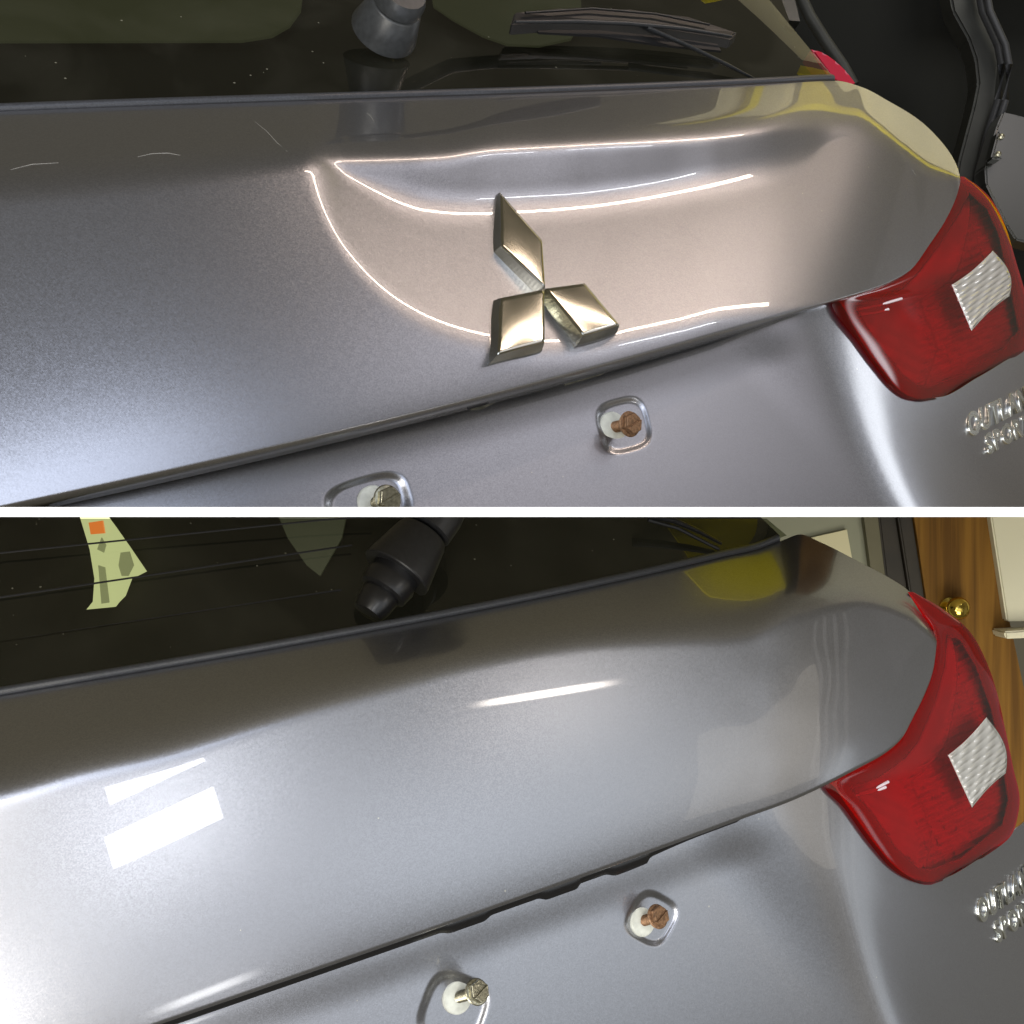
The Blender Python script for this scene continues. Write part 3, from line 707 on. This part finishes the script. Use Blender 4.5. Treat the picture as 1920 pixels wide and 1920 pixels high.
for x, y in ((1877, 257), (1871, 290)): lathe('bolt', [(0, .0045), (.004, .0045), (.0055, .002)], Vector(View.ray(x, y)*1.985)+Vector((0, 0, 0)), (-.1, -1, .1), M['zinc'], st, 16)
tube('window_bar', [tuple(View.ray(x, y)*2.05) for x, y in ((1490, -30), (1518, 30), (1548, 78), (1580, 124), (1600, 160))], .010, M['dark_trim'], ov, 12)
prism('pillar_trim', [(1455, -30), (1486, -20), (1500, 40), (1480, 38)], M['silver'], ov, flat(2.0), bk)
prism('taillight', [(1516, 90), (1530, 92), (1548, 98), (1572, 116), (1590, 134), (1608, 158), (1590, 170), (1560, 150)], M['red_rim'], ov, flat(1.7), (0, .05, 0), .004)
sh = prism('storage_shelf', [(1855, -40), (1990, -40), (1990, 92), (1900, 50), (1862, 28)], mat('pale_shelf', (.62, .55, .30), .6, noise=(8, .12, 3)), None, flat(2.6), (0, .05, 0))
tag(sh, 'pale wooden shelf in the far upper right corner', 'shelf')
fl = prism('workshop_floor', [(1830, 400), (2060, 380), (2060, 800), (1700, 800)], mat('brown_floor', (.16, .10, .03), .6, noise=(12, .2, 4)), None, flat(2.5), (0, .05, 0))
tag(fl, None, None, None, 'structure')

# ------------------------------------------------------------------ behind the lower car: wall, door
wl = prism('wall', [(1300, 963), (1619, 963), (1664, 1150), (1700, 2040), (1300, 2040)], mat('grey_green_wall', (.30, .31, .24), .8, noise=(5, .08, 4)), None, flat(2.35), (0, .05, 0)); tag(wl, None, None, None, 'structure')
pp = prism('paper_sheet', [(1500, 1013), (1588, 993), (1600, 1060), (1520, 1080)], mat('cream_paper', (.72, .68, .46), .8), None, flat(2.34), (0, .004, 0)); tag(pp, 'square cream paper sheet on the grey green wall', 'paper')
dr = empty('wooden_door', (1.0, 2.3, -.6)); tag(dr, 'honey brown oak door with a round brass knob beside the lower car', 'door')
door = prism('door_leaf', [(1713, 963), (1855, 963), (1893, 1165), (1990, 1620), (1990, 2040), (1860, 2040), (1736, 1120)], M['wood'], dr, flat(2.3), (0, .04, 0))
kn = lathe('knob', [(0, .019), (.004, .019), (.006, .009), (.018, .009), (.022, .014), (.030, .0195), (.040, .0205), (.048, .016), (.052, .008), (.0525, .001)], Vector(View.ray(1779, 1140)*2.3), (.12, -1, .06), M['brass'], dr, 48, 60)
fr = empty('door_frame', (.8, 2.3, -.6)); tag(fr, 'dark brown door frame left of the oak door', 'door frame')
M['jamb'] = mat('olive_jamb', (.13, .12, .07), .5, noise=(9, .1, 3)); M['dark_wood'] = mat('dark_frame', (.018, .013, .007), .5, noise=(20, .3, 4))
prism('jamb', [(1619, 963), (1645, 963), (1672, 1120), (1700, 1300), (1664, 1300)], M['jamb'], fr, flat(2.33), (0, .05, 0))
prism('stile', [(1647, 963), (1680, 963), (1712, 1160), (1740, 1400), (1700, 1400)], M['dark_wood'], fr, flat(2.325), (0, .05, 0), .003)
prism('stile', [(1683, 963), (1711, 963), (1738, 1130), (1780, 1400), (1743, 1400), (1714, 1160)], M['dark_wood'], fr, flat(2.31), (0, .05, 0), .003)
tm = empty('white_trim', (1.2, 2.28, -.3)); tag(tm, 'white painted trim board right of the oak door', 'trim')
prism('board', [(1857, 963), (1990, 963), (1990, 1165), (1888, 1165)], mat('cream_trim', (.66, .64, .50), .6), tm, flat(2.28), (0, .04, 0), .003)
prism('ledge', [(1883, 1184), (1990, 1178), (1990, 1194), (1886, 1198)], mat('cream_trim_b', (.70, .67, .52), .6), tm, flat(2.24), (0, .06, 0), .003)

# ------------------------------------------------------------------ unseen things placed for the cars' paint and glass to mirror
cw = box('cream_partition', (.76, 2.15, .94), (1.2, 2.19, 2.0), mat('cream_panel_paint', (.78, .72, .50), .7, noise=(4, .06, 3))); tag(cw, 'cream partition beyond the upper car, mirrored in its shoulder', 'partition')
for x0, x1, z0, z1, lb in ((1.2, 1.27, .45, 2.0, 'yellow post right of the cream panel, mirrored as a thin line in the upper car'), (.86, .90, 1.22, 2.0, 'slim yellow post in front of the cream panel, mirrored in the rear window')):
    o = box('yellow_post', (x0, 2.08, z0), (x1, 2.12, z1), M['yellow']); tag(o, lb, 'post', 'yellow posts beyond the upper car')
def card(name, pts, m, lab):  # added cards, laid out for the reflections in the lower car
    bm = bmesh.new(); A = [bm.verts.new((x, y, -.0016)) for x, y in pts]; D_ = [bm.verts.new((x, y, -.0028)) for x, y in pts]
    bm.faces.new(A); bm.faces.new(D_)
    for i in range(len(A)): bm.faces.new((A[i], A[(i+1) % len(A)], D_[(i+1) % len(A)], D_[i]))
    o = bm_obj(name, bm, m, None); tag(o, lab, 'card'); return o
card('yellow_mirror_card', [(.125, .970), (.165, .948), (.208, .950), (.202, 1.0), (.205, 1.10), (.150, 1.10)], M['yellow'], 'added yellow card under the divider, mirrored on the lower tailgate shoulder')
card('dark_mirror_card', [(.207, .93), (.228, .93), (.250, 1.10), (.218, 1.10)], M['dark_wood'], 'added dark brown card strip beside the yellow card')
card('brown_mirror_card', [(.230, .93), (.258, .93), (.300, 1.12), (.252, 1.12)], M['wood'], 'added brown card between the dark strip and the cream card')
card('cream_mirror_card', [(.262, .93), (.40, .93), (.95, 1.4), (.95, 1.7), (.302, 1.12)], mat('cream_card_paper', (.85, .82, .62), .7), 'large added cream card mirrored along the lower car corner')
for k in range(4):
    o = box('pale_slat', (1.7, .86+.07*k, -.75), (1.715, .885+.07*k, .0-.01), mat('pale_slat_paint', (.85, .84, .84), .6) if k == 0 else bpy.data.materials['pale_slat_paint']); tag(o, ('nearest', 'second', 'third', 'farthest')[k]+' of four pale blind slats right of the lower car', 'slat', 'vertical blind slats')

# ------------------------------------------------------------------ marks on the paint
M['scuff'] = mat('pale_scuff', (.34, .33, .30), .6); M['residue'] = mat('glue_residue', (.20, .20, .165), .75, noise=(160, .35, 4))
for pts in ([(478, 228), (500, 246), (520, 268), (539, 284)], [(258, 294), (285, 288), (315, 287), (338, 291)], [(20, 318), (60, 308), (110, 305)], [(688, 212), (695, 218), (702, 229)], [(1580, 252), (1594, 256), (1600, 262)], [(1710, 318), (1718, 330)]):
    tube('scratch', [tuple(VT.P(x, y, T['h'](x, y)+.0001)) for x, y in pts], [.00007]+[.00016]*(len(pts)-2)+[.00006], M['scuff'], carT, 6)
lowh = lambda x, y: float(T['low_h'](np.float64(x), np.float64(y)))+.0035
for poly in ([(872, 756), (884, 752), (960, 732), (950, 744), (905, 766), (884, 768)], [(965, 730), (1040, 708), (1052, 716), (1010, 733), (972, 738)], [(1048, 706), (1140, 684), (1146, 692), (1128, 702), (1060, 722)]):
    prism('glue_residue', poly, M['residue'], carT, lambda x, y: VT.P(x, y, lowh(x, y)), tuple(-VT.n*.0012))

# nothing of the upper car reaches below the board, nothing of the lower one above it
def subtree(o):
    yield o
    for c in o.children: yield from subtree(c)
for root, sg in ((carT, 1), (carB, -1)):
    for o in subtree(root):
        if o.type != 'MESH': continue
        n = len(o.data.vertices); co = np.empty(n*3, np.float32); o.data.vertices.foreach_get('co', co); z = co[2::3]*sg
        if z.min() > .0014: continue
        bm = bmesh.new(); bm.from_mesh(o.data)
        bmesh.ops.bisect_plane(bm, geom=bm.verts[:]+bm.edges[:]+bm.faces[:], plane_co=(0, 0, .0014*sg), plane_no=(0, 0, -sg), clear_outer=True)
        bm.to_mesh(o.data); bm.free()
